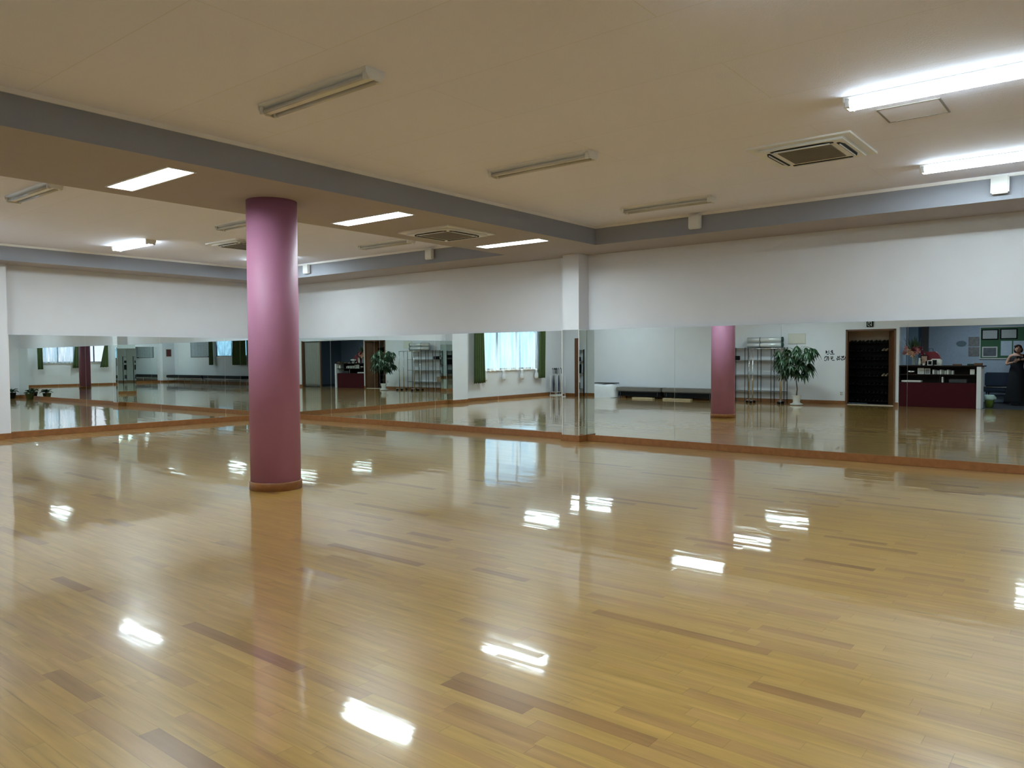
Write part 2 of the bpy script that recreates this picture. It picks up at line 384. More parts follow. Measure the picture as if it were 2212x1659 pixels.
nm = ['right-wall mirror next to the pier, reflecting the low bench and draped box', 'wall mirror on the right wall reflecting the pink column and the pipe shelf',
      'wall mirror on the right wall reflecting the shoe closet doorway', 'wall mirror on the right wall reflecting the burgundy reception counter', 'rightmost mirror panel of the right wall, beside the low plants']
for i in range(5): mN(xs[i], xs[i+1], MN, nm[i])
ys = [WP1+.004, 6.36, 7.79, 9.22, MN-.012]
nm = ['wall mirror on the far left wall, next to the left pier, reflecting bright windows', 'wall mirror on the far left wall, second from the left, where the pier reflection begins', 'wall mirror on the far left wall reflecting the poster and whiteboard', 'far left wall mirror just left of the pink column, reflecting a black bench']
for i in range(4):
    a, b = ys[i]+G, ys[i+1]-G
    mirror([(planeW(a, MB_), a, MB_), (planeW(b, MB_), b, MB_), (planeW(b, MT), b, MT), (planeW(a, MT), a, MT)], (-.010, 0, 0), nm[i])
mirror([(MW-.04, WP1, MB_), (WPX, WP1, MB_), (WPX, WP1, MT), (MW-.04, WP1, MT)], (0, -.010, 0), 'narrow mirror on the far side of the left pier')
mirror([(XE-.012, -.45, .10), (XE-.012, 1.12, .10), (XE-.012, 1.12, 2.1), (XE-.012, -.45, 2.1)], (.010, 0, 0), 'tall mirror on the far east wall beside the poster pier')

# ================================================================ COLUMNS
def column(x, y, label):
    t = thing('pink_column', label, 'column', (x, y, 0))
    MB().lathe([(.26, .09), (.26, ZB)], n=64).build('shaft', pink_m, t, True)
    M = MB().lathe([(.262, 0), (.273, 0), (.273, .082), (.268, .09), (.262, .09)], n=64); M.build('base_ring', base_m, t, True)
column(-7.139, 4.848, 'round mauve-pink column standing in the middle of the wooden floor')
column(10.47, 4.848, 'round mauve-pink column far behind, seen small in the left wall mirror before a bright window')

# ================================================================ CEILING LIGHTS
def make_surface(lit):
    t = thing('ceiling_light', 'x', 'ceiling light')
    h = .61
    M = MB(); M.prism([(-.085, 0), (.085, 0), (.083, -.010), (.022, -.055), (-.022, -.055), (-.083, -.010)], 'x', -h, h); M.build('housing', white_m, t)
    for s in (-1, 1):
        tb = MB().tube([(-h+.035, s*.058, -.056), (h-.035, s*.058, -.056)], .0155, 12); tb.build('tube', tube_m if lit else offtube_m, t, True)
        for e in (-1, 1):
            M = MB().box((e*(h-.035), s*.058-.018, -.078), (e*h, s*.058+.018, -.02), .004); M.build('socket', white_m, t)
    for e in (-1, 1):
        M = MB().prism([(-.088, 0), (.088, 0), (.080, -.04), (.05, -.072), (-.05, -.072), (-.080, -.04)], 'x', e*h, e*(h+.012)); M.build('end_plate', white_m, t)
    return t
def make_recessed():
    t = thing('recessed_light', 'x', 'ceiling light'); h = LX/2-.002; w = LY/2+.028
    M = MB()
    for a, b in (((-h, -w, 0), (-h+.012, w, .10)), ((h-.012, -w, 0), (h, w, .10)), ((-h, -w, 0), (h, -w+.012, .10)), ((-h, w-.012, 0), (h, w, .10)), ((-h, -w, .09), (h, w, .10)), ((-h, -.012, .03), (h, .012, .09))): M.box(a, b)
    M.build('housing', white_m, t)
    M = MB()
    for a, b in (((-h-.015, -w-.015, -.008), (h+.015, -w+.006, 0)), ((-h-.015, w-.006, -.008), (h+.015, w+.015, 0)), ((-h-.015, -w, -.008), (-h+.006, w, 0)), ((h-.006, -w, -.008), (h+.015, w, 0))): M.box(a, b)
    M.build('frame', white_m, t)
    for s in (-1, 1): MB().tube([(-h+.03, s*.055, .032), (h-.03, s*.055, .032)], .0155, 12).build('tube', tube_m, t, True)
    return t
lit0 = make_surface(True); off0 = make_surface(False); rec0 = make_recessed()
def downlight(t, z, w):
    ld = bpy.data.lights.new('tube_light', 'AREA'); ld.shape = 'RECTANGLE'; ld.size = 1.10; ld.size_y = w; ld.energy = LAMP_W; ld.color = (.80, .965, 1)
    o = bpy.data.objects.new('tube_light', ld); COL.objects.link(o); o.parent = t; o.location = (0, 0, z)
downlight(lit0, -.0735, .11); downlight(rec0, .010, .12)
used = set()
def place(src, x, y, z, label, group):
    o = src if src.name not in used else copy_tree(src)
    used.add(src.name); o.location = (x, y, z); o['label'] = label; o['group'] = group
G1, G2, G3 = 'lit two-tube ceiling lights', 'switched-off two-tube ceiling lights', 'lights recessed in the cross beam'
rn = ['row above the camera', 'second row from the mirror wall back', 'second row from the mirror wall', 'row nearest the mirror wall']
rn[1] = 'third row from the mirror wall'; rn[0] = 'fourth row from the mirror wall'
for y, k in zip(rows, rn):
    place(lit0, -1.10, y, ZC, 'lit ceiling light at right, ' + k, G1)
    place(lit0, -13.1, y, ZC, 'lit ceiling light in the far left bay, ' + k, G1)
    place(off0, -4.60, y, ZC, 'unlit ceiling light right of the cross beam, ' + k, G2)
    place(off0, -9.80, y, ZC, 'unlit ceiling light just beyond the cross beam, ' + k, G2)
    place(rec0, -7.10, y, ZB, 'lit light recessed in the wide cross beam, ' + k, G3)

for y, q in zip(rows, rn): place(lit0, 12.9, y, ZC, 'added ceiling light brightening the far east end, %s' % q.replace(' from the mirror wall', ''), 'lights added to brighten the east bay')  # unseen lamp column, added because the east end came out too dark

# ================================================================ AIR CONDITIONERS, HATCH, BOXES
def make_ac():
    t = thing('ceiling_air_conditioner', 'x', 'air conditioner'); h = .46
    M = MB().prism([(-h, -h), (h, -h), (h, h), (-h, h)], 'z', -.018, 0); M.box((-h+.07, -h+.07, -.040), (h-.07, h-.07, -.018), .01); M.build('panel', white_m, t)
    for k in range(4):
        M = MB(); c, s = math.cos(k*PI/2), math.sin(k*PI/2)
        pts = [(-.28, .325), (-.20, .35), (.20, .35), (.28, .325), (.28, .30), (-.28, .30)]
        M.prism([(x*c-y*s, x*s+y*c) for x, y in pts], 'z', -.046, -.034); M.build('air_slot', black_m, t)
        M = MB(); pts = [(-.25, .322), (.25, .322), (.25, .314), (-.25, .314)]
        M.prism([(x*c-y*s, x*s+y*c) for x, y in pts], 'z', -.056, -.044); M.build('louvre', white_m, t)
    M = MB().box((-.24, -.24, -.046), (.24, .24, -.038))
    for i in range(16): M.box((-.235, -.23+i*.03, -.050), (.235, -.23+i*.03+.008, -.046))
    M.build('intake_grille', grille_m, t)
    return t
ac0 = make_ac()
for x, y, z, l in ((-2.38, 7.50, ZC, 'square four-way ceiling air conditioner in the bare ceiling at right, near the lit lights'),
                   (-7.15, 7.55, ZB, 'square four-way air conditioner on the underside of the cross beam between two lit lights'),
                   (-11.75, 7.45, ZC, 'square ceiling air conditioner in the far left bay, half hidden behind the pink column')):
    place(ac0, x, y, z, l, 'ceiling cassette air conditioners')
t = thing('ceiling_hatch', 'flat square access hatch in the ceiling beside the nearest lit light', 'hatch', (-1.38, 6.80, ZC))
MB().box((-.21, -.20, -.004), (.21, .20, 0)).build('cover', ceil_m, t)
M = MB()
for a, b in (((-.225, -.215, -.008), (.225, -.20, 0)), ((-.225, .20, -.008), (.225, .215, 0)), ((-.225, -.2, -.008), (-.21, .2, 0)), ((.21, -.2, -.008), (.225, .2, 0))): M.box(a, b)
M.build('frame', grille_m, t)
for x, l in ((-13.19, 'small white speaker box on the grey beam, just right of the pink column'), (-9.67, 'small white speaker box on the grey beam above the middle mirror wall'),
             (-4.64, 'small white speaker box on the grey beam, first right of the beam corner'), (-1.13, 'small white speaker box on the grey beam at the right edge of the photo')):
    t = thing('beam_speaker', l, 'speaker', (x, NB, 3.20), group='white boxes along the beam')
    MB().box((-.085, -.085, -.095), (.085, -.012, .09), .012).build('case', white_m, t)
    MB().box((-.04, -.012, -.05), (.04, 0, .05)).build('bracket', grille_m, t)

# ================================================================ WINDOWS AND CURTAINS
def window(n, axis, pos, out, a0, a1, z0, z1, parts=2):
    """pos: inner wall face, out: +1/-1 direction outdoors along axis"""
    def P(d, a, z): return (pos+out*d, a, z) if axis == 'x' else (a, pos+out*d, z)
    t = struct(bpy.data.objects.new('window_%d' % n, None)); COL.objects.link(t)
    M = MB(); f = .045
    for a, b, c, d in ((a0, a1, z0, z0+f), (a0, a1, z1-f, z1), (a0, a0+f, z0, z1), (a1-f, a1, z0, z1)): M.box(P(.03, a, c), P(.10, b, d))
    for k in range(1, parts):
        x = a0+(a1-a0)*k/parts; M.box(P(.04, x-.025, z0), P(.09, x+.025, z1))
    M.build('window_frame', darkmetal_m, t)
    MB().box(P(.064, a0+f, z0+f), P(.068, a1-f, z1-f)).build('pane', pane_m, t)
    MB().box(P(-.05, a0-.03, z0-.03), P(.03, a1+.03, z0)).build('window_sill', trim_m, t)
def curtain(name, label, axis, pos, inw, a0, a1, z0, z1, m, folds, amp, b0=None, b1=None, group=None, parent=None, th=.003, off=None):
    """sheet from a0..a1 at the top to b0..b1 at the hem, hanging inw of pos"""
    b0 = a0 if b0 is None else b0; b1 = a1 if b1 is None else b1
    M = MB(); nu, nv = folds*8, 14; g = []
    ph = random.random()*6; off = (.06 if m is lace_m else .155) if off is None else off
    for j in range(nv+1):
        v = j/nv; row = []
        for i in range(nu+1):
            u = i/nu; a = (a0+(a1-a0)*u)*(1-v) + (b0+(b1-b0)*u)*v
            d = inw*(off+amp+amp*math.sin(u*folds*2*PI+ph+.5*math.sin(v*3+u*5))*(.6+.5*v))
            z = z1+(z0-z1)*v + .012*math.sin(u*folds*2*PI)*v
            row.append(M.bm.verts.new((pos+d, a, z) if axis == 'x' else (a, pos+d, z)))
        g.append(row)
    for j in range(nv):
        for i in range(nu): M.bm.faces.new((g[j][i], g[j][i+1], g[j+1][i+1], g[j+1][i]))
    o = M.build(name, m, parent, True, solid=th)
    if label: tag(o, label, 'curtain', group)
    return o
window(1, 'x', XW, -1, *WIN_W, 3)
t = thing('lace_curtain', 'white lace curtain knotted along its hem over the window seen in the middle mirror', 'curtain')
curtain('sheer_cloth', None, 'x', XW, 1, .58, 3.62, .90, 2.66, lace_m, 13, .022, parent=t, th=0)
for y in (.72, 1.5, 2.45, 3.35):
    M = MB(); M.lathe([(.012, 0), (.06, -.04), (.035, -.09), (.075, -.16), (.10, -.28), (.05, -.34), (.0, -.33)], (XW+.10, y, .93), 10, .6, 1); M.build('knotted_tail', cloth_m, t, True)
curtain('drape', 'green curtain at the left of the lace window in the middle mirror', 'x', XW, 1, 3.55, 3.95, .55, 2.68, green_m, 5, .035, 3.50, 4.0)
curtain('drape', 'green curtain at the right of the lace window in the middle mirror', 'x', XW, 1, .28, .60, .62, 2.68, green_m, 4, .035, .34, .68)
def rail(a, b, label): tag(MB().tube([a, b], .012, 8).build('curtain_rail', darkmetal_m), label, 'curtain rail')
rail((XW+.09, .15, 2.70), (XW+.09, 4.1, 2.70), 'curtain rail above the lace window near the left pier')
window(2, 'x', XE, 1, *WIN_E1, 2); window(3, 'x', XE, 1, *WIN_E2, 2)
curtain('lace_curtain', 'sky-blue lit lace curtain over the far east window, seen in the left wall mirror', 'x', XE, -1, 3.75, 5.42, 1.22, 2.66, lace_m, 9, .02, th=0)
curtain('drape', 'green curtain flared at the hem between the two far east windows', 'x', XE, -1, 3.40, 3.72, .98, 2.68, green_m, 5, .04, 3.30, 3.92)
curtain('drape', 'green curtain at the outer side of the far east lace window', 'x', XE, -1, 5.40, 5.66, .92, 2.68, green_m, 4, .035, 5.38, 5.64)
curtain('drape', 'short green curtain bundled below the bare far east window', 'x', XE, -1, 2.05, 2.14, 1.0, 2.68, green_m, 3, .03, 2.05, 2.50)
window(4, 'y', YS, -1, *WIN_S, 2)
curtain('lace_curtain', 'white lace curtain swept aside over the window near the whiteboard', 'y', YS, 1, 7.1, 9.45, 1.50, 2.66, lace_m, 9, .025, 6.6, 8.9, th=0)
curtain('drape', 'wide green curtain beside the lace window, next to the pink column in the left mirror', 'y', YS, 1, 6.0, 7.35, 1.02, 2.68, green_m, 9, .045)
curtain('drape', 'narrow olive curtain between the whiteboard and the lace window', 'y', YS, 1, 9.45, 9.85, 1.02, 2.68, green_m, 4, .035)
# the building across the street, outside the bare east window
t = thing('neighbour_building', 'pale pink house wall across the street outside the bare window', 'building', (XE+7, 1.0, -3))
MB().box((0, -6, 0), (6, 3.4, 8.5)).build('wall_block', mat('pale_pink_plaster', (.82, .62, .64), .8), t)

# ================================================================ SOUTH WALL OBJECTS (seen in the mirrors)
t = thing('closet_door', 'narrow dark brown door on the south wall behind the draped box', 'door', (-14.76, YS+.002, 0))
MB().box((-.21, 0, .01), (.20, .035, 1.98), .004).build('panel', brown_m, t); M = MB()
for a, b in (((-.23, 0, 0), (-.21, .05, 2.0)), ((.20, 0, 0), (.22, .05, 2.0)), ((-.23, 0, 1.98), (.22, .05, 2.0))): M.box(a, b)
M.build('door_frame', brown_m, t); MB().ball((.14, .055, .95), .022, 2).build('knob', chrome_m, t, True)
# draped box
t = thing('draped_box', 'low box under a white sheet at the end of the grey benches', 'box', (-13.80, -1.00, 0))
M = MB(); nu = 26; prev = None
prof = [(0, .44), (.30, .44), (.40, .42), (.43, .36), (.44, .2), (.455, 0)]
g = []
for k in range(nu):
    a = 2*PI*k/nu; row = []
    for r, z in prof:
        n = 6; q = (abs(math.cos(a))**n + abs(math.sin(a))**n)**(-1/n)
        w = 1 + (.04*math.sin(a*9+1)+.03*math.sin(a*5))*(1-z/.44)
        row.append(M.bm.verts.new((math.cos(a)*q*r*w, math.sin(a)*q*r*.62*w, z + (.012*math.sin(a*3) if r else 0))))
    g.append(row)
for k in range(nu):
    a, b = g[k], g[(k+1) % nu]
    for i in range(len(prof)-1): M.bm.faces.new((a[i], a[i+1], b[i+1], b[i]))
bmesh.ops.remove_doubles(M.bm, verts=M.bm.verts[:], dist=.001)
M.build('sheet', cloth_m, t, True)
tag(MB().box((-14.22, -1.2, .458), (-13.42, -.84, .49), .008).build('folded_mat', darkmetal_m), 'thin dark folded mat lying on the white draped box', 'mat')
def bench(x0, x1, y, zt, th, d, m, lm, label, group=None, legs=2):
    t = thing('bench', label, 'bench', ((x0+x1)/2, y, 0), group=group); h = (x1-x0)/2
    MB().box((-h, -d/2, zt-th), (h, d/2, zt), .02).build('seat', m, t, False)
    MB().box((-h+.08, -d/2+.04, zt-th-.02), (h-.08, d/2-.04, zt-th)).build('seat_frame', lm, t)
    if m is greyv_m: MB().box((-h+.05, -.05, .07), (h-.05, d/2-.08, zt-th-.02)).build('lower_panel', black_m, t)
    for i in range(legs):
        x = -h+.14 + (2*h-.28)*i/(legs-1)
        for s in (-1, 1):
            MB().tube([(x, s*(d/2-.06), zt-th-.01), (x, s*(d/2-.05), 0)], .014).build('leg', lm, t, True)
bench(-13.30, -11.66, -1.02, .36, .13, .5, greyv_m, darkmetal_m, 'low grey-brown bench beside the white draped box')
bench(-11.62, -9.88, -1.02, .36, .13, .5, greyv_m, darkmetal_m, 'low grey-brown bench ending behind the column reflection')
plank_m = mat('pale_plank', (.42, .33, .20), .6, var=.2)
tag(MB().box((-12.6, -.75, 0), (-11.85, -.60, .05), .005).build('wooden_plank', plank_m), 'pale wooden plank on the floor before the bench next to the draped box', 'plank')
tag(MB().box((-11.5, -.75, 0), (-10.55, -.60, .05), .005).build('wooden_plank', plank_m), 'pale wooden plank on the floor before the bench nearer the column', 'plank')
bench(9.95, 14.1, -.98, .43, .16, .5, vinyl_m, chrome_m, 'long black vinyl bench under the whiteboard', 'black benches', 3)
bench(5.9, 9.85, -.98, .43, .16, .5, vinyl_m, chrome_m, 'long black vinyl bench under the green curtains', 'black benches', 3)
# whiteboard
t = thing('whiteboard', 'grey schedule whiteboard with faint ruled writing above the black bench', 'whiteboard', (11.1, YS+.003, 1.92))
MB().box((-1.12, 0, -.44), (1.12, .02, .44)).build('board', mat('board_grey', (.36, .40, .45), .35, var=.18, scale=9), t)
M = MB()
for a, b in (((-1.14, 0, -.46), (1.14, .03, -.44)), ((-1.14, 0, .44), (1.14, .03, .46)), ((-1.14, 0, -.44), (-1.12, .03, .44)), ((1.12, 0, -.44), (1.14, .03, .44))): M.box(a, b)
M.build('frame', darkmetal_m, t)
M = MB()
for i in range(8): M.box((-1.05, .020, -.38+i*.1), (1.05, .0215, -.376+i*.1))
for i in range(7): M.box((-1.0+i*.33, .020, -.40), (-.995+i*.33, .0215, .40))
M.build('ruled_lines', darkmetal_m, t)
MB().box((-1.1, .03, -.47), (-.85, .06, -.42)).build('eraser', black_m, t)
# poster on the south-east pier
t = thing('poster', 'small poster with a dark red figure shape on the white pier beside the whiteboard', 'poster', (XE-.352, -1.0, 1.72))
MB().box((-.004, -.2, -.27), (0, .2, .27)).build('sheet', paper_m, t)
MB().box((-.006, -.15, -.2), (-.004, .15, .22)).build('picture', mat('poster_red', (.10, .02, .02), .6, var=.8, scale=7), t)
# pipe shelf with garment racks
t = thing('pipe_shelf', 'open dark pipe shelf against the wall behind the potted tree', 'shelf', (-8.82, -1.18, 0))
for k, x in enumerate((-.98, -.58, -.19, .20, .60, .98)):
    for s in (-.13, .13):
        MB().tube([(x, s, 0), (x, s, 1.62)], .011).build('upright', darkmetal_m, t, True)
for z in (.33, .80, 1.24, 1.60):
    M = MB().box((-1.0, -.14, z-.006), (1.0, .14, z+.006)); M.build('shelf_board', mat('wire_shelf', (.12, .12, .13), .4, metal=.5), t)
def rack(x, y, w, label):
    t = thing('garment_rack', label, 'clothes rack', (x, y, 0))
    for s in (-1, 1):
        MB().tube([(s*w/2, 0, .07), (s*w/2, 0, 1.58)], .017, 10).build('post', chrome_m, t, True)
        MB().tube([(s*w/2, -.16, .07), (s*w/2, .16, .07)], .014, 8).build('foot', chrome_m, t, True)
        for q in (-.14, .14):
            M = MB().lathe([(.0, -.03), (.03, -.03), (.03, .03), (.0, .03)], n=12); o = M.build('caster', black_m, t); o.location = (s*w/2, q, .03); o.rotation_euler = (PI/2, 0, PI/2)
    MB().tube([(-w/2, 0, 1.58), (w/2, 0, 1.58)], .014, 8).build('rail', chrome_m, t, True)
rack(-8.32, -.80, .92, 'chrome rolling garment rack standing closest to the open pipe shelf')
rack(-8.19, -.64, .84, 'chrome rolling garment rack standing in front of the other rack')
for i, (z, y, l) in enumerate(((1.685, -1.14, 'lower silver roll lying on the pipe shelf'), (1.842, -1.14, 'upper silver roll with a dark end on the pipe shelf'))):
    t = thing('mat_roll', l, 'mat roll', (-8.44, y, z))
    MB().tube([(-.52, 0, 0), (.50, 0, 0)], .075, 16).build('roll', mat('silver_foil', (.62, .63, .64), .35, metal=.3), t, True)
    MB().tube([(.50, 0, 0), (.53, 0, 0)], .078, 16).build('end_cap', mat('teal_dark', (.01, .05, .05), .5), t, True)
    MB().tube([(-.14, 0, 0), (-.12, 0, 0)], .077, 16).build('strap', darkmetal_m, t, True)
tag(MB().box((-9.55, -1.28, 1.246), (-9.25, -1.08, 1.37), .01).build('black_box', black_m), 'small black box on the second shelf of the pipe shelf', 'box')
tag(MB().box((-9.78, -1.28, 1.246), (-9.60, -1.08, 1.36), .01).build('white_box', paper_m), 'small white box beside the black box on the pipe shelf', 'box')
tag(MB().box((-9.7, -1.28, .336), (-9.45, -1.05, .55), .01).build('carton', mat('brown_card', (.20, .13, .08), .8), None), 'brown carton on the lowest shelf of the pipe shelf', 'box')
# wall panel, outlet, exit sign, lettering
t = thing('distribution_box', 'beige flush wall cabinet above the potted tree', 'cabinet', (-7.58, YS+.002, 1.86))
MB().box((-.25, 0, -.15), (.25, .015, .15), .003).build('frame', mat('beige_enamel', (.55, .53, .46), .5), t)
MB().box((-.235, .015, -.135), (.235, .019, .135), .001).build('door', mat('beige_enamel_light', (.62, .60, .53), .5), t)
t = thing('wall_outlet', 'small wall socket low beside the shoe closet doorway', 'outlet', (-6.33, YS+.002, .30))
MB().box((-.045, 0, -.06), (.045, .010, .06), .003).build('plate', paper_m, t)
M = MB()
for q in (-.025, .025): M.box((-.02, .010, q-.014), (-.008, .012, q+.014)); M.box((.008, .010, q-.014), (.02, .012, q+.014))
M.build('slots', black_m, t)
t = thing('exit_sign', 'small dark square emergency exit sign with a pale running figure above the doorway', 'sign', (-5.60, YS+.002, 2.23))
MB().box((-.085, 0, -.085), (.085, .035, .085), .004).build('case', black_m, t)
M = MB(); f = .036
def st(M, pts, w, y0, y1, mp):
    for a, b in zip(pts, pts[1:]):
        a, b = Vector(mp(a)), Vector(mp(b)); d = (b-a); 
        if d.length < 1e-6: d = Vector((1e-3, 0))
        d.normalize(); n = Vector((-d.y, d.x))*w/2; e = d*w/2
        q = [a-e+n, b+e+n, b+e-n, a-e-n]
        M.prism([tuple(v) for v in q], 'y', y0, y1)
idm = lambda p: p
for pts in ([(-.045, .06), (.04, .06), (.045, -.055)], [(-.045, .06), (-.05, -.045), (-.005, -.06)], [(.0, -.01), (.028, -.04)]): st(M, pts, .012, .035, .038, idm)
st(M, [(-.005, .028), (-.004, .03)], .022, .035, .038, idm)
M.build('figure_mark', mat('sign_pale', (.60, .66, .60), .5), t)
t = thing('wall_lettering', 'two short rows of black characters on the wall between the tree and the doorway', 'lettering')
def cmap(p):
    px, py = 1775+p[0]/36.87, 745+p[1]/36.87
    return (-6.79+(px-1782)/79, 1.47-(py-760)/71)
strokes = [[[(350, 470), (440, 560), (350, 640), (350, 470)], [(440, 720), (530, 715)], [(560, 480), (575, 490)], [(550, 560), (560, 570)], [(600, 640), (605, 650)]],
           [[(820, 440), (740, 530), (870, 640), (840, 450)], [(700, 715), (990, 715)]],
           [[(230, 1020), (290, 900), (450, 890), (450, 1000), (400, 1150)], [(540, 900), (560, 1060), (530, 1170)], [(230, 1160), (320, 1200)]],
           [[(760, 900), (770, 1090), (880, 1000), (870, 890)], [(840, 1165), (1000, 1170)]],
           [[(1260, 890), (1320, 950), (1210, 1050), (1240, 1150), (1340, 1100)], [(1400, 870), (1380, 1100), (1430, 1130)]],
           [[(1540, 900), (1760, 870), (1600, 1000)], [(1500, 1040), (1600, 1150), (1800, 1100), (1880, 900)], [(1700, 930), (1700, 1030)], [(1910, 1200), (2000, 1190)]]]
for ch in strokes:
    M = MB()
    for s_ in ch: st(M, s_, .020, YS, YS+.003, cmap)
    M.build('character', black_m, t)

# ================================================================ POTTED TREE AND SMALL PLANTS
def leaf(M, p, d, L_, w, droop=.5):
    """one pointed leaf blade, p base, d direction"""
    d = Vector(d).normalized(); side = d.cross(Vector((0, 0, 1))); side = side.normalized() if side.length > .01 else Vector((1, 0, 0))
    pts = []
    for i in range(6):
        t_ = i/5; c = Vector(p) + d*L_*t_ + Vector((0, 0, -droop*L_*t_*t_)); ww = w*math.sin(PI*min(.98, .12+.86*t_))**.8*(1 if i < 5 else .05)
        pts.append((c-side*ww/2+Vector((0, 0, .15*ww)), c, c+side*ww/2+Vector((0, 0, .15*ww))))
    V = [[M.bm.verts.new(q) for q in r] for r in pts]
    for a, b in zip(V, V[1:]):
        for k in range(2): M.bm.faces.new((a[k], a[k+1], b[k+1], b[k]))
rnd = random.Random(3)
t = thing('potted_tree', 'money tree with drooping dark leaves in a white pot before the pipe shelf', 'potted tree', (-7.22, -.28, 0))
MB().lathe([(.13, 0), (.17, .02), (.17, .04), (.11, .06), (.09, .10), (.125, .26), (.132, .28), (.12, .28), (.112, .25)], n=24).build('pot', pot_m, t, True)
MB().lathe([(0, .255), (.112, .252)], n=20).build('soil', soil_m, t)
MB().tube([(0, 0, .25), (.015, 0, .45), (-.01, .01, .7), (.0, 0, .95), (.01, 0, 1.25), (0, 0, 1.5)], [.02, .016, .014, .013, .011, .008]).build('trunk', bark_m, t, True)
M = MB(); B = MB()
for k in range(58):
    z = .86 + .80*rnd.random()**.8; a = rnd.random()*2*PI; rr = (.18+.36*rnd.random())*(1.05-.5*abs(z-1.35)); c = Vector((math.cos(a)*rr*1.25, math.sin(a)*rr*.8, z))
    if c.y < -.3: c.y = -.3
    if c.x < -.42: c.x = -.42
    B.tube([(0, 0, min(1.45, z-.05)), tuple(c*.6+Vector((0, 0, z*.4+.05))), tuple(c)], [.006, .004, .003], 5)
    for j in range(6):
        b = a + (j-2.5)*.62; leaf(M, c, (math.cos(b), math.sin(b), -.35-.5*rnd.random()), .17+.09*rnd.random(), .062, .6)
M.build('foliage', leaf_m, t, True, solid=.002); B.build('leaf_stalks', mat('green_stalk', (.05, .10, .03), .5), t, True)
def small_plant(x, y, label, potm):
    t = thing('small_potted_plant', label, 'potted plant', (x, y, 0))
    MB().lathe([(.10, 0), (.14, .20), (.15, .21), (.13, .21), (.125, .17)], n=20).build('pot', potm, t, True)
    MB().lathe([(0, .17), (.127, .168)], n=16).build('soil', soil_m, t)
    M = MB()
    for k in range(26):
        a = rnd.random()*2*PI; e = .2+rnd.random(); leaf(M, (math.cos(a)*.04, math.sin(a)*.04, .2+.1*rnd.random()), (math.cos(a), math.sin(a), e), .16+.08*rnd.random(), .09, .5)
    M.build('foliage', leaf_m, t, True, solid=.002)
small_plant(-.35, 10.38, 'leafy plant in a green pot against the right wall mirror, seen in the left mirror', mat('olive_pot', (.03, .045, .012), .5))
small_plant(1.18, 10.30, 'leafy plant in a dark pot at the foot of the far right pier', black_m)

# ================================================================ SHOE CLOSET BEHIND THE DOORWAY
d0, d1 = DOORWAY[0], DOORWAY[1]
beige_m = mat('beige_plaster', (.60, .46, .35), .8)
struct(MB().box((d0-.25, YS-.85, -.05), (d1+.02, YS-T, -.002)).build('floor_closet', carpet_m))
M = MB(); M.box((d0-.30, YS-.9, 0), (d1+.04, YS-.85, 2.5)); M.box((d0-.30, YS-.85, 0), (d0-.25, YS-T, 2.5)); M.box((d1+.02, YS-.85, 0), (d1+.04, YS-T, 2.5)); M.box((d0-.30, YS-.85, 2.45), (d1+.04, YS-T, 2.5))
struct(M.build('wall_closet', beige_m))
M = MB(); M.box((d0-.03, YS-T-.01, 0), (d0+.02, YS+.02, 2.08)); M.box((d1-.02, YS-T-.01, 0), (d1+.02, YS+.02, 2.08)); M.box((d0-.03, YS-T-.01, 2.045), (d1+.02, YS+.02, 2.085))
o = struct(M.build('door_1', brown_m))
struct(MB().box((d0+.02, YS-T, -.003), (d1-.02, YS, .018)).build('trim_6', mat('pale_sill', (.45, .36, .28), .5)))
t = thing('door_leaf', 'dark brown door leaf standing open inside the shoe closet doorway', 'door', (d1-.03, YS-.06, 0), R(-116))
MB().box((0, -.02, .01), (.50, .02, 2.03), .003).build('panel', brown_m, t)
M = MB().tube([(.44, .05, 1.0), (.44, .05, 1.12)], .01); M.ball((.44, .05, 1.06), .018); M.box((.43, .02, 1.03), (.45, .05, 1.09)); M.build('handle', chrome_m, t, True)
t = thing('shoe_rack', 'black shoe rack filling the closet behind the doorway', 'shoe rack', (d0+.42, YS-.68, 0))
for s in (-.62, .60): MB().box((s-.012, -.15, 0), (s+.012, .15, 1.76)).build('side_panel', black_m, t)
MB().box((-.62, -.16, 0), (.60, -.15, 1.76)).build('back_panel', black_m, t)
zsh = [.08+.235*i for i in range(8)]
for z in zsh: MB().box((-.61, -.15, z-.01), (.59, .15, z)).build('shelf', black_m, t)
def make_shoe(m):
    M = MB(); pr = []
    for i in range(9):
        u = i/8; y = -.13+.26*u; w = .030+.008*math.sin(u*PI*1.1); h = .085-.05*u if u < .75 else .085-.0375-.06*(u-.75)
        if u in (0, 1): w *= .6; h *= .7
        pr.append([M.bm.verts.new((x, y, z)) for x, z in ((-w, 0), (w, 0), (w*.95, h*.6), (w*.5, h), (-w*.5, h), (-w*.95, h*.6))])
    for a, b in zip(pr, pr[1:]):
        for k in range(6): M.bm.faces.new((a[k], a[(k+1) % 6], b[(k+1) % 6], b[k]))
    M.bm.faces.new(pr[0]); M.bm.faces.new(pr[-1][::-1])
    return M.build('shoe', m, None, True)
sh0 = make_shoe(mat('black_leather', (.006, .005, .005), .4, var=.3, spec=.25)); pale = make_shoe(mat('tan_leather', (.45, .33, .22), .4))
first = True; SH = ('lowest', 'second', 'third', 'fourth', 'fifth', 'sixth', 'seventh', 'top')
RX, RY = d0+.42, YS-.68
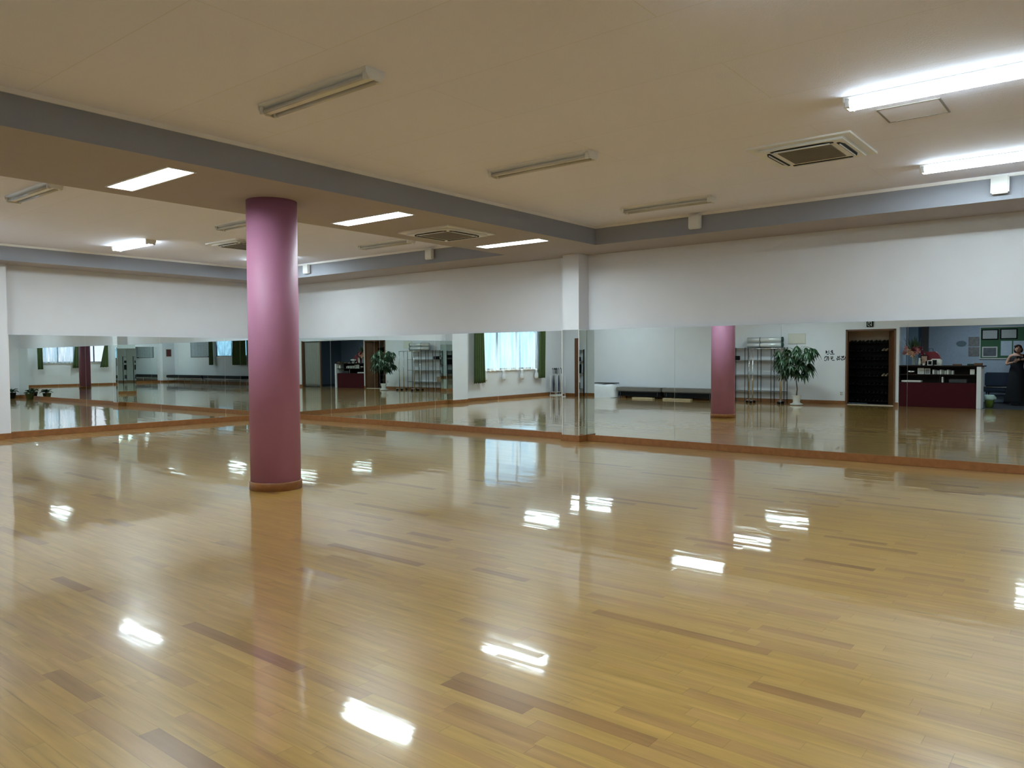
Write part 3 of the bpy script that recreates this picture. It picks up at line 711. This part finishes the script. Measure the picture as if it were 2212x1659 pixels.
for zi, z in enumerate(zsh):
    for i in range(5):
        for s in (-.045, .045):
            if (zi, i) == (6, 4) or (zi, i) == (3, 4): continue
            o = sh0 if first else sh0.copy()
            if not first: COL.objects.link(o)
            first = False
            o.location = (RX-.44+i*.215+s, RY, z+.001); o.rotation_euler = (0, 0, rnd.uniform(-.03, .03)); tag(o, 'black dance shoe, %s %s, %s rack shelf%s' % (('leftmost pair,', 'second pair,', 'middle pair,', 'fourth pair,', 'rightmost pair,')[i], 'left one' if s < 0 else 'right one', SH[zi], '' if zi in (0, 7) else ' upward'), 'shoe', 'black shoes on the %s shelf' % SH[zi])
for k, (zi, l) in enumerate(((6, 'on the top shelves'), (3, 'half way up'))):
    for s, e in ((-.045, 'left'), (.045, 'right')):
        o = pale if (k, e) == (0, 'left') else pale.copy()
        if o is not pale: COL.objects.link(o)
        o.location = (RX-.44+.86+s, RY, zsh[zi]+.001); tag(o, 'tan dance shoe %s of the closet rack, %s one' % (l, e), 'shoe')

# ================================================================ RECEPTION BEHIND THE SOUTH WALL
RB = -4.75; RXW, RXE = -5.0, .6
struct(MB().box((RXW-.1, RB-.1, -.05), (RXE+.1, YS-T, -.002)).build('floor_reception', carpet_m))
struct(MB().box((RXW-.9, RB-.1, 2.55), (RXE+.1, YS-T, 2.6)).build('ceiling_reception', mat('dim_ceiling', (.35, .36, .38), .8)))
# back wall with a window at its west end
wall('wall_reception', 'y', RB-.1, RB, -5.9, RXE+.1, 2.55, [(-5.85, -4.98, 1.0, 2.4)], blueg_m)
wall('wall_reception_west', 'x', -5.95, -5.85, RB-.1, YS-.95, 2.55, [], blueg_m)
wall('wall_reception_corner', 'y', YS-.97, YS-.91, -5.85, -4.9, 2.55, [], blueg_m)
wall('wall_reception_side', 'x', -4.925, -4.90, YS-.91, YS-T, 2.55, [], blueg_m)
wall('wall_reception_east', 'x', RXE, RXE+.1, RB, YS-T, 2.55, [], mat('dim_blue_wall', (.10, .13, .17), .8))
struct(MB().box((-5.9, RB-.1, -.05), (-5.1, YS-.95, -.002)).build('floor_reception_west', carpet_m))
window(5, 'y', RB, -1, -5.85, -4.98, 1.0, 2.4, 1)
bm_ = mat('blue_blind', (.30, .40, .50), .8)
t = thing('dimming_blind', 'pale blue blind added to dim the reception window behind the flowers', 'blind', (-5.415, RB+.03, 0))  # added blind, its blue subdues a window that came out too bright
MB().box((-.42, 0, 1.02), (.42, .004, 2.38)).build('fabric', bm_, t); MB().tube([(-.43, .01, 2.39), (.43, .01, 2.39)], .025, 12).build('roller', white_m, t, True)
tag(MB().box((-4.97, RB+.002, 0), (-4.78, RB+.12, 2.4), .004).build('timber_post', mat('grey_timber', (.09, .08, .075), .6)), 'dark grey post beside the reception window', 'post')
# counter
cx0, cx1 = -4.86, -3.06
t = thing('reception_counter', 'dark reception counter with open shelves above a burgundy front panel', 'counter', (0, YS-.02, 0))
MB().box((cx0, -.42, 1.07), (-2.90, .05, 1.10), .006).build('worktop', dark_m, t)
MB().box((cx0, -.04, 0), (cx1, 0, .64), .004).build('front_panel', burg_m, t)
MB().box((cx0, -.40, .63), (cx1, -.04, .65)).build('shelf', dark_m, t)
MB().box((cx0, -.40, .845), (cx1, -.01, .865)).build('shelf', dark_m, t)
MB().box((cx0, -.42, 0), (cx1, -.40, 1.07)).build('back_panel', dark_m, t)
MB().box((cx0, -.40, .65), (cx0+.02, -.0, 1.07)).build('side_panel', dark_m, t)
MB().box((-3.90, -.38, .65), (-3.885, -.02, .845)).build('divider', dark_m, t)
tag(MB().box((cx1+.002, YS-.44, 0), (cx1+.10, YS+.03, 1.068), .004).build('counter_end_post', wall_m), 'white end post closing the right end of the reception counter', 'post')
CY = YS-.02
def small(name, label, cat, a, b, m, bev=.004): return tag(MB().box(a, b, bev).build(name, m), label, cat)
# upper shelf
t = thing('silver_bowl', 'silver bowl on the upper counter shelf', 'bowl', (-4.60, CY-.16, .867)); MB().lathe([(.05, 0), (.10, .03), (.12, .09), (.115, .09), (.09, .035), (0, .01)], n=20).build('bowl', chrome_m, t, True)
def photo(name, label, cat, x, y, z, w, h, fm, pm, tilt=0, th=.012, face=1):
    t = thing(name, label, cat, (x, y, z)); f = min(w, h)*.10
    M = MB()
    for a, b in (((-w/2, 0, 0), (w/2, th, f)), ((-w/2, 0, h-f), (w/2, th, h)), ((-w/2, 0, f), (-w/2+f, th, h-f)), ((w/2-f, 0, f), (w/2, th, h-f))): M.box(a, b)
    M.build('frame', fm, t); MB().box((-w/2+f, 0, f), (w/2-f, th*.6, h-f)).build('picture', pm, t); return t
gm = mat('mottled_picture', (.20, .20, .20), .5, var=.7, scale=16)
lightpic = mat('pale_picture', (.45, .46, .44), .5, var=.3, scale=20)
photo('framed_photo', 'white framed photo on the upper counter shelf, next to the silver bowl', 'photo frame', -4.36, CY-.10, .867, .15, .16, paper_m, lightpic)
photo('framed_photo', 'white framed photo on the upper counter shelf, beside the row of cassettes', 'photo frame', -4.20, CY-.10, .867, .13, .15, paper_m, gm)
for i in range(9):
    tag(MB().box((-4.08+i*.055, CY-.26, .866), (-4.036+i*.055, CY-.08, .985-.01*(i % 3)), .002).build('disc_case', (paper_m, gm, lightpic)[i % 3]), 'thin disc case on the upper counter shelf, %s in the row from the photo frames' % ('first', 'second', 'third', 'fourth', 'fifth', 'sixth', 'seventh', 'eighth', 'last')[i], 'disc case', 'disc cases on the upper counter shelf')
small('card_holder', 'small white card holder at the right end of the upper counter shelf', 'holder', (-3.22, CY-.12, .867), (-3.12, CY-.06, 1.0), paper_m)
small('paper_stack', 'stack of pale papers lying at the left of the lower counter shelf', 'papers', (-4.82, CY-.3, .652), (-4.35, CY-.06, .70), paper_m)
small('leaflet', 'white leaflet standing on the lower counter shelf beside the divider', 'leaflet', (-3.86, CY-.2, .652), (-3.83, CY-.05, .80), paper_m)
small('dark_case', 'low dark case on the right part of the lower counter shelf', 'case', (-3.7, CY-.3, .652), (-3.3, CY-.1, .74), darkmetal_m)
# on the worktop (top z = 1.10)
t = thing('flower_vase', 'tall vase of pink and dark red flowers with long greenery on the reception counter', 'flowers', (-4.55, CY-.22, 1.101))
MB().lathe([(.05, 0), (.055, .02), (.045, .10), (.06, .22), (.07, .24), (.062, .24), (.04, .1), (0, .03)], n=20).build('vase', mat('vase_glass', (.5, .55, .55), .1, trans=.6), t, True)
M = MB()
for k in range(60):
    a = rnd.random()*2*PI; e = .9+1.6*rnd.random(); leaf(M, (0, 0, .2), (math.cos(a)*.62, math.sin(a)*.4, e), .34+.36*rnd.random(), .045, .12)
M.build('greenery', leaf_m, t, True, solid=.002)
fl = [mat('flower_pink', (.48, .20, .20), .6, var=.3, scale=30), mat('flower_peach', (.55, .32, .22), .6, var=.3, scale=30), mat('flower_wine', (.14, .012, .03), .6, var=.3, scale=30)]
for k, (x, z, r_, c) in enumerate(((-.12, .36, .09, 1), (.02, .42, .08, 2), (.10, .38, .085, 0), (-.02, .30, .08, 1), (.17, .44, .065, 2), (-.18, .46, .065, 0), (.22, .33, .065, 2), (-.22, .34, .06, 0), (.06, .50, .06, 0))):
    M = MB()
    for j in range(9):
        b = j*2.4; leaf(M, (x, .08, z), (math.cos(b), .5+.4*math.sin(b*1.3), math.sin(b)), r_*1.2, r_*1.1, .1)
    M.ball((x, .08, z), r_*.45, 1); M.build('blossom', fl[c], t, True, solid=.003)
t = thing('small_vase', 'slim white vase beside the large flower vase on the counter', 'vase', (-4.40, CY-.14, 1.101)); MB().lathe([(.03, 0), (.035, .06), (.02, .16), (.028, .19), (.022, .19), (.015, .1)], n=16).build('body', pot_m, t, True)
photo('picture_frame', 'upright framed picture of people between the flowers and the red bag', 'picture', -4.30, CY-.20, 1.101, .17, .26, dark_m, mat('people_picture', (.38, .25, .19), .5, var=.6, scale=18))
small('price_card', 'small white card standing before the framed picture on the counter', 'card', (-4.31, CY-.06, 1.101), (-4.26, CY-.05, 1.15), paper_m, .001)
t = thing('red_bag', 'dark red handbag with a thin handle on the reception counter', 'bag', (-4.12, CY-.30, 1.101))
M = MB().prism([(-.15, 0), (.20, 0), (.20, .16), (.14, .30), (.07, .36), (-.15, .36)], 'y', -.07, .07); M.build('body', mat('crimson_leather', (.16, .006, .02), .5), t)
MB().tube([(-.10, 0, .35), (-.08, 0, .44), (.0, 0, .44), (.02, 0, .35)], .006).build('handle', black_m, t, True)
t = thing('card_terminal', 'white rounded machine on the counter before the red bag', 'machine', (-4.00, CY-.15, 1.101))
MB().box((-.13, -.08, 0), (.12, .08, .17), .025).build('body', white_m, t); MB().box((-.09, .08, .02), (.02, .084, .14)).build('screen', black_m, t)
t = thing('desk_clock', 'square white framed clock standing on the reception counter', 'clock', (-4.13, CY-.03, 1.101))
M = MB()
for a, b in (((-.06, 0, 0), (.06, .03, .018)), ((-.06, 0, .112), (.06, .03, .13)), ((-.06, 0, .018), (-.042, .03, .112)), ((.042, 0, .018), (.06, .03, .112))): M.box(a, b)
M.build('frame', paper_m, t); MB().box((-.042, 0, .018), (.042, .02, .112)).build('dial', black_m, t)
small('black_box', 'small black box right of the framed clock on the counter', 'box', (-4.05, CY-.05, 1.101), (-3.98, CY+.02, 1.22), black_m)
small('black_box', 'small black box left of the framed clock on the counter', 'box', (-4.24, CY-.13, 1.101), (-4.195, CY-.03, 1.21), black_m)
small('notepad', 'thin white notepad at the edge of the reception counter', 'notepad', (-4.02, CY+.022, 1.101), (-3.84, CY+.048, 1.112), paper_m, .001)
small('brown_tray', 'low brown tray on the counter in front of the blue wall', 'tray', (-3.62, CY-.2, 1.101), (-3.42, CY-.08, 1.135), brown_m)
small('dark_bowl', 'dark green dish at the right end of the reception counter', 'dish', (-3.30, CY-.30, 1.101), (-3.16, CY-.12, 1.14), mat('dark_green', (.01, .05, .03), .4), .01)
small('brown_box', 'small brown box at the right end of the reception counter', 'box', (-3.14, CY-.25, 1.101), (-2.96, CY-.1, 1.16), brown_m)
# notice board and pictures on the back wall
boardg = mat('green_felt', (.05, .13, .07), .9)
t = thing('notice_board', 'green notice board with white frame on the blue reception wall', 'notice board', (-2.5, RB+.002, 1.27))
MB().box((-.93, 0, 0), (1.2, .02, .88)).build('felt', boardg, t)
M = MB()
for a, b in (((-.95, 0, -.03), (1.22, .03, 0)), ((-.95, 0, .88), (1.22, .03, .91)), ((-.95, 0, 0), (-.93, .03, .88)), ((1.2, 0, 0), (1.22, .03, .88))): M.box(a, b)
M.build('frame', paper_m, t)
certp = mat('certificate_paper', (.42, .46, .46), .6, var=.15, scale=25); by = RB+.024
photo('certificate', 'black framed certificate at the top left of the green notice board', 'certificate', -3.20, by, 1.80, .42, .30, black_m, certp)
photo('certificate', 'black framed certificate at the top of the green board, above the person', 'certificate', -2.74, by, 1.81, .42, .30, black_m, certp)
photo('framed_picture', 'white framed dark landscape at the lower left of the green board', 'picture', -3.20, by, 1.30, .38, .30, paper_m, mat('grey_landscape', (.10, .12, .14), .5, var=.6, scale=9))
for i in range(4):
    tag(MB().box((-2.93+i*.30, by, 1.34), (-2.66+i*.30, by+.003, 1.76)).build('notice_sheet', mat('bluish_paper', (.50, .60, .70), .7, var=.12, scale=14)), 'pale blue notice pinned on the green board, %s from the left' % ('first', 'second', 'third', 'fourth')[i], 'notice', 'notices pinned to the green board')
for z, l in ((1.62, 'group photograph print, upper one, left of the green notice board'), (1.32, 'dark stage photograph print, lower one, left of the green notice board')):
    tag(MB().box((-3.74, RB+.002, z), (-3.46, RB+.008, z+.27)).build('photo_print', gm), l, 'photograph')
M = MB().lathe([(0, 0), (.10, .0), (.14, .012), (.0, .012)], n=9, sy=.6); o = M.build('wall_ornament', mat('slate_flake', (.14, .20, .24), .7), None); o.location = (-3.92, RB+.002, 1.70); o.rotation_euler = (-PI/2, 0, 0); tag(o, 'dark oval plaque on the blue wall above the counter', 'plaque')
# bench and shelf in the reception
t = thing('navy_bench', 'navy upholstered bench with backrest behind the person', 'bench', (-2.3, RB+.42, 0))
MB().box((-1.0, -.38, .46), (1.1, -.26, .86), .03).build('backrest', navy_m, t); MB().box((-1.0, -.30, .32), (1.1, .22, .44), .03).build('seat', navy_m, t)
MB().box((-1.0, .20, .44), (1.1, .225, .47)).build('front_rail', chrome_m, t)
for x in (-.9, 1.0):
    for y in (-.3, .16): MB().tube([(x, y, 0), (x, y, .32)], .018).build('leg', chrome_m, t, True)
t = thing('waste_bin', 'lime green bin with a white liner at the end of the counter', 'waste bin', (-2.86, -2.05, 0))
MB().lathe([(.085, 0), (.115, .26), (.12, .27), (.11, .265), (.08, .02), (0, .02)], n=24).build('bin', mat('lime_plastic', (.20, .28, .05), .45), t, True)
M = MB(); M.lathe([(.118, .20), (.128, .25), (.124, .31), (.10, .33), (.08, .27)], n=18); M.box((.10, -.03, .20), (.15, .03, .29), .01); M.build('liner', mat('mint_liner', (.50, .66, .62), .5), t, True)
# accordion curtain and dim furniture at the east end
o = curtain('accordion_curtain', 'grey folding curtain closing the right part of the reception opening', 'y', YS-.06, -1, -1.85, -.68, .02, 2.10, mat('grey_fabric', (.22, .22, .20), .8, var=.2, scale=30), 9, .02, off=.03)
tag(MB().box((-1.90, YS-.09, 0), (-1.86, YS-.03, 2.12)).build('curtain_end_post', brown_m), 'thin brown end post of the grey folding curtain', 'post')
tag(MB().box((-.66, YS-.10, 0), (-.60, YS+.03, 2.14)).build('opening_jamb', brown_m), 'brown timber jamb at the right side of the reception opening', 'jamb')
# equipment rack seen in the side of the pier
t = thing('equipment_rack', 'tall black rack with sound equipment against the south wall', 'rack', (1.38, YS+.24, 0))
for x in (-.4, .4):
    for y in (-.2, .2): MB().box((x-.015, y-.015, 0), (x+.015, y+.015, 1.62)).build('upright', black_m, t)
for z in (.25, .80, 1.22, 1.60): MB().box((-.4, -.2, z-.012), (.4, .2, z)).build('shelf', black_m, t)
for x0, w, z, h, l, m_ in ((1.05, .66, .80, .30, 'black amplifier on the middle shelf of the equipment rack', black_m), (1.07, .60, 1.22, .14, 'black disc player on the upper shelf of the equipment rack', black_m), (1.10, .58, .25, .22, 'grey speaker box on the lowest shelf of the equipment rack', darkmetal_m)):
    small('audio_unit', l, 'audio unit', (x0, YS+.08, z+.001), (x0+w, YS+.42, z+h), m_, .01)
t = thing('tall_cabinet', 'tall dark open cabinet against the far east wall beyond the lace window', 'cabinet', (XE-.22, 6.75, 0))
MB().box((.17, -.45, 0), (.19, .45, 1.75)).build('back_panel', black_m, t)
for y in (-.45, .43): MB().box((-.2, y, 0), (.17, y+.02, 1.75)).build('side_panel', dark_m, t)
for z in (.02, .45, .9, 1.35, 1.73): MB().box((-.2, -.43, z), (.17, .43, z+.02)).build('shelf', dark_m, t)

# umbrella stands near the south-west corner
def umbrella_stand(x, y, label, m_):
    t = thing('umbrella_stand', label, 'umbrella stand', (x, y, 0))
    for s in (-1, 1):
        for q in (-1, 1): MB().tube([(s*.11, q*.16, 0), (s*.11, q*.16, .74)], .011).build('post', m_, t, True)
    M = MB()
    for z in (.12, .72):
        for a, b in (((-.11, -.16, z), (.11, -.16, z)), ((-.11, .16, z), (.11, .16, z)), ((-.11, -.16, z), (-.11, .16, z)), ((.11, -.16, z), (.11, .16, z)), ((-.11, 0, z), (.11, 0, z))): M.tube([a, b], .008, 6)
    M.build('rails', m_, t, True)
    MB().box((-.13, -.18, 0), (.13, .18, .03), .004).build('drip_tray', m_, t)
umbrella_stand(-15.15, -.10, 'white umbrella stand full of canes, left one near the south-west corner', white_m)
umbrella_stand(-15.12, -.58, 'white umbrella stand full of canes, right one near the south-west corner', white_m)
um = [mat('umbrella_navy', (.02, .025, .05), .6), mat('umbrella_clear', (.55, .58, .65), .4), mat('umbrella_grey', (.12, .12, .12), .6)]
for cy, side in ((-.10, 'left'), (-.58, 'right')):
    for k in range(6):
        ux, uy = -15.135+(-.045, .045)[k % 2], cy-.10+.10*(k//2)
        c = (k*2+(side == 'left')) % 3
        t = thing('umbrella', 'furled %s umbrella, %s on the %s side, in the %s white stand' % (('navy', 'clear', 'grey')[c], ('nearest the corner', 'in the middle', 'farthest from the corner')[k//2], ('wall', 'room')[k % 2], side), 'umbrella', (ux, uy, .035), group='furled umbrellas in the white stands')
        MB().tube([(0, 0, 0), (0, 0, .10), (0, 0, .35), (0, 0, .62), (0, 0, .66)], [.004, .02, .028, .016, .006]).build('canopy', um[c], t, True)
        MB().tube([(0, 0, .66), (0, 0, .82), (0, .0, .86), (0, .02, .89), (0, .05, .885), (0, .06, .85)], .009).build('handle', black_m, t, True)

# ================================================================ PERSON
def skin_mesh(name, verts, edges, radii, m, parent, root=0, sub=1):
    me = bpy.data.meshes.new(name); me.from_pydata(verts, edges, []); me.materials.append(m)
    o = bpy.data.objects.new(name, me); COL.objects.link(o); o.parent = parent
    md = o.modifiers.new('skin', 'SKIN'); md.use_smooth_shade = True
    for i, v in enumerate(me.skin_vertices[0].data):
        v.radius = radii[i] if isinstance(radii[i], tuple) else (radii[i], radii[i]); v.use_root = (i == root)
    s = o.modifiers.new('sub', 'SUBSURF'); s.levels = sub; s.render_levels = sub
    return o
P = thing('person', 'woman in a long black dress holding up a phone, mirrored at the right edge', 'person', (-2.42, -3.55, 0), R(6))
V = [(0,0,.93),(0,0,1.08),(0,.01,1.24),(0,.0,1.34),(.01,.015,1.42),(.03,.05,1.50),(.035,.06,1.56),
     (-.16,0,1.325),(-.235,.06,1.10),(-.05,.20,1.16),
     (.16,0,1.33),(.33,.10,1.27),(.14,.24,1.23),
     (-.09,0,.88),(-.09,.02,.48),(-.09,-.01,.09),(-.10,.12,.035),
     (.09,0,.88),(.09,.02,.48),(.09,-.01,.09),(.10,.12,.035)]
E_ = [(0,1),(1,2),(2,3),(3,4),(4,5),(5,6),(3,7),(7,8),(8,9),(3,10),(10,11),(11,12),(0,13),(13,14),(14,15),(15,16),(0,17),(17,18),(18,19),(19,20)]
RD = [(.14,.10),(.125,.09),(.14,.10),(.11,.075),.05,.07,.085,.052,.04,.028,.052,.04,.028,.085,.055,.036,.03,.085,.055,.036,.03]
body = skin_mesh('body', V, E_, RD, skin_m, P)
def hand(wrist, d, side, mir):
    vs = [wrist]; es = []; rd = [.024]
    w = Vector(wrist); d = Vector(d).normalized(); sd = Vector(side).normalized()
    vs.append(tuple(w+d*.045)); es.append((0, 1)); rd.append(.030)
    vs.append(tuple(w+d*.075)); es.append((1, 2)); rd.append(.028)
    for k in range(4):
        b = w+d*.08+sd*(k-1.5)*.02; L_ = (.055, .068, .072, .06)[k]
        vs += [tuple(b), tuple(b+d*L_*.55+Vector((0, 0, .01))), tuple(b+d*L_+Vector((0, -.012, .02)))]; n = len(vs)
        es += [(2, n-3), (n-3, n-2), (n-2, n-1)]; rd += [.010, .0085, .0075]
    b = w+d*.03+sd*mir*.032
    vs += [tuple(b), tuple(b+sd*mir*.02+d*.035)]; n = len(vs); es += [(1, n-2), (n-2, n-1)]; rd += [.011, .009]
    return skin_mesh('hand', vs, es, rd, skin_m, P)
hand((-.05, .20, 1.16), (1, .35, .35), (0, .2, 1), 1); hand((.14, .24, 1.23), (-1, .3, -.15), (0, .2, 1), 1)
M = MB(); M.ball((.04, .07, 1.52), (.075, .09, .105), 3); M.ball((.045, .165, 1.505), (.012, .018, .022), 1); M.ball((-.035, .07, 1.51), (.01, .02, .03), 1); M.ball((.115, .07, 1.51), (.01, .02, .03), 1)
M.build('head', skin_m, P, True)
M = MB()
for x in (.012, .07): M.ball((x, .152, 1.525), (.012, .006, .006), 1)
M.build('eyes', black_m, P, True)
MB().ball((.042, .155, 1.465), (.024, .008, .007), 1).build('mouth', mat('lips', (.30, .06, .06), .5), P, True)
M = MB(); M.ball((.035, .045, 1.555), (.088, .098, .088), 3); M.ball((-.03, .03, 1.49), (.045, .06, .075), 2); M.ball((.105, .03, 1.49), (.04, .06, .07), 2); M.ball((.0, .12, 1.595), (.055, .04, .03), 2)
M.build('hair', hair_m, P, True)
M = MB(); M.lathe([(.30, .05), (.29, .12), (.24, .4), (.20, .7), (.185, .88), (.15, 1.05), (.165, 1.2), (.175, 1.27), (.13, 1.335)], n=36, sx=1, sy=.72); M.build('dress', dress_m, P, True)
skin_mesh('sleeve', [(.12, 0, 1.33), (.17, .005, 1.33), (.33, .10, 1.27), (.25, .17, 1.25)], [(0, 1), (1, 2), (2, 3)], [.06, .062, .05, .042], dress_m, P)
tag(MB().box((-2.40, -3.30, 1.17), (-2.32, -3.285, 1.32), .004).build('phone', black_m), 'dark phone held up by the woman in the black dress', 'phone')

# ================================================================ RECEPTION LIGHT: unseen ceiling lamp, added to brighten the recess
t = thing('reception_fill_lamp', 'unseen round ceiling lamp added to brighten the reception', 'lamp', (-3.3, -3.2, 2.55))
MB().lathe([(.20, 0), (.20, -.04), (.0, -.04)], n=28).build('base', white_m, t)
MB().lathe([(.17, -.04), (.16, -.07), (.0, -.08)], n=28).build('diffuser', mat('diffuser_glow', (.8, .9, 1.0), .5, emit=60), t, True)
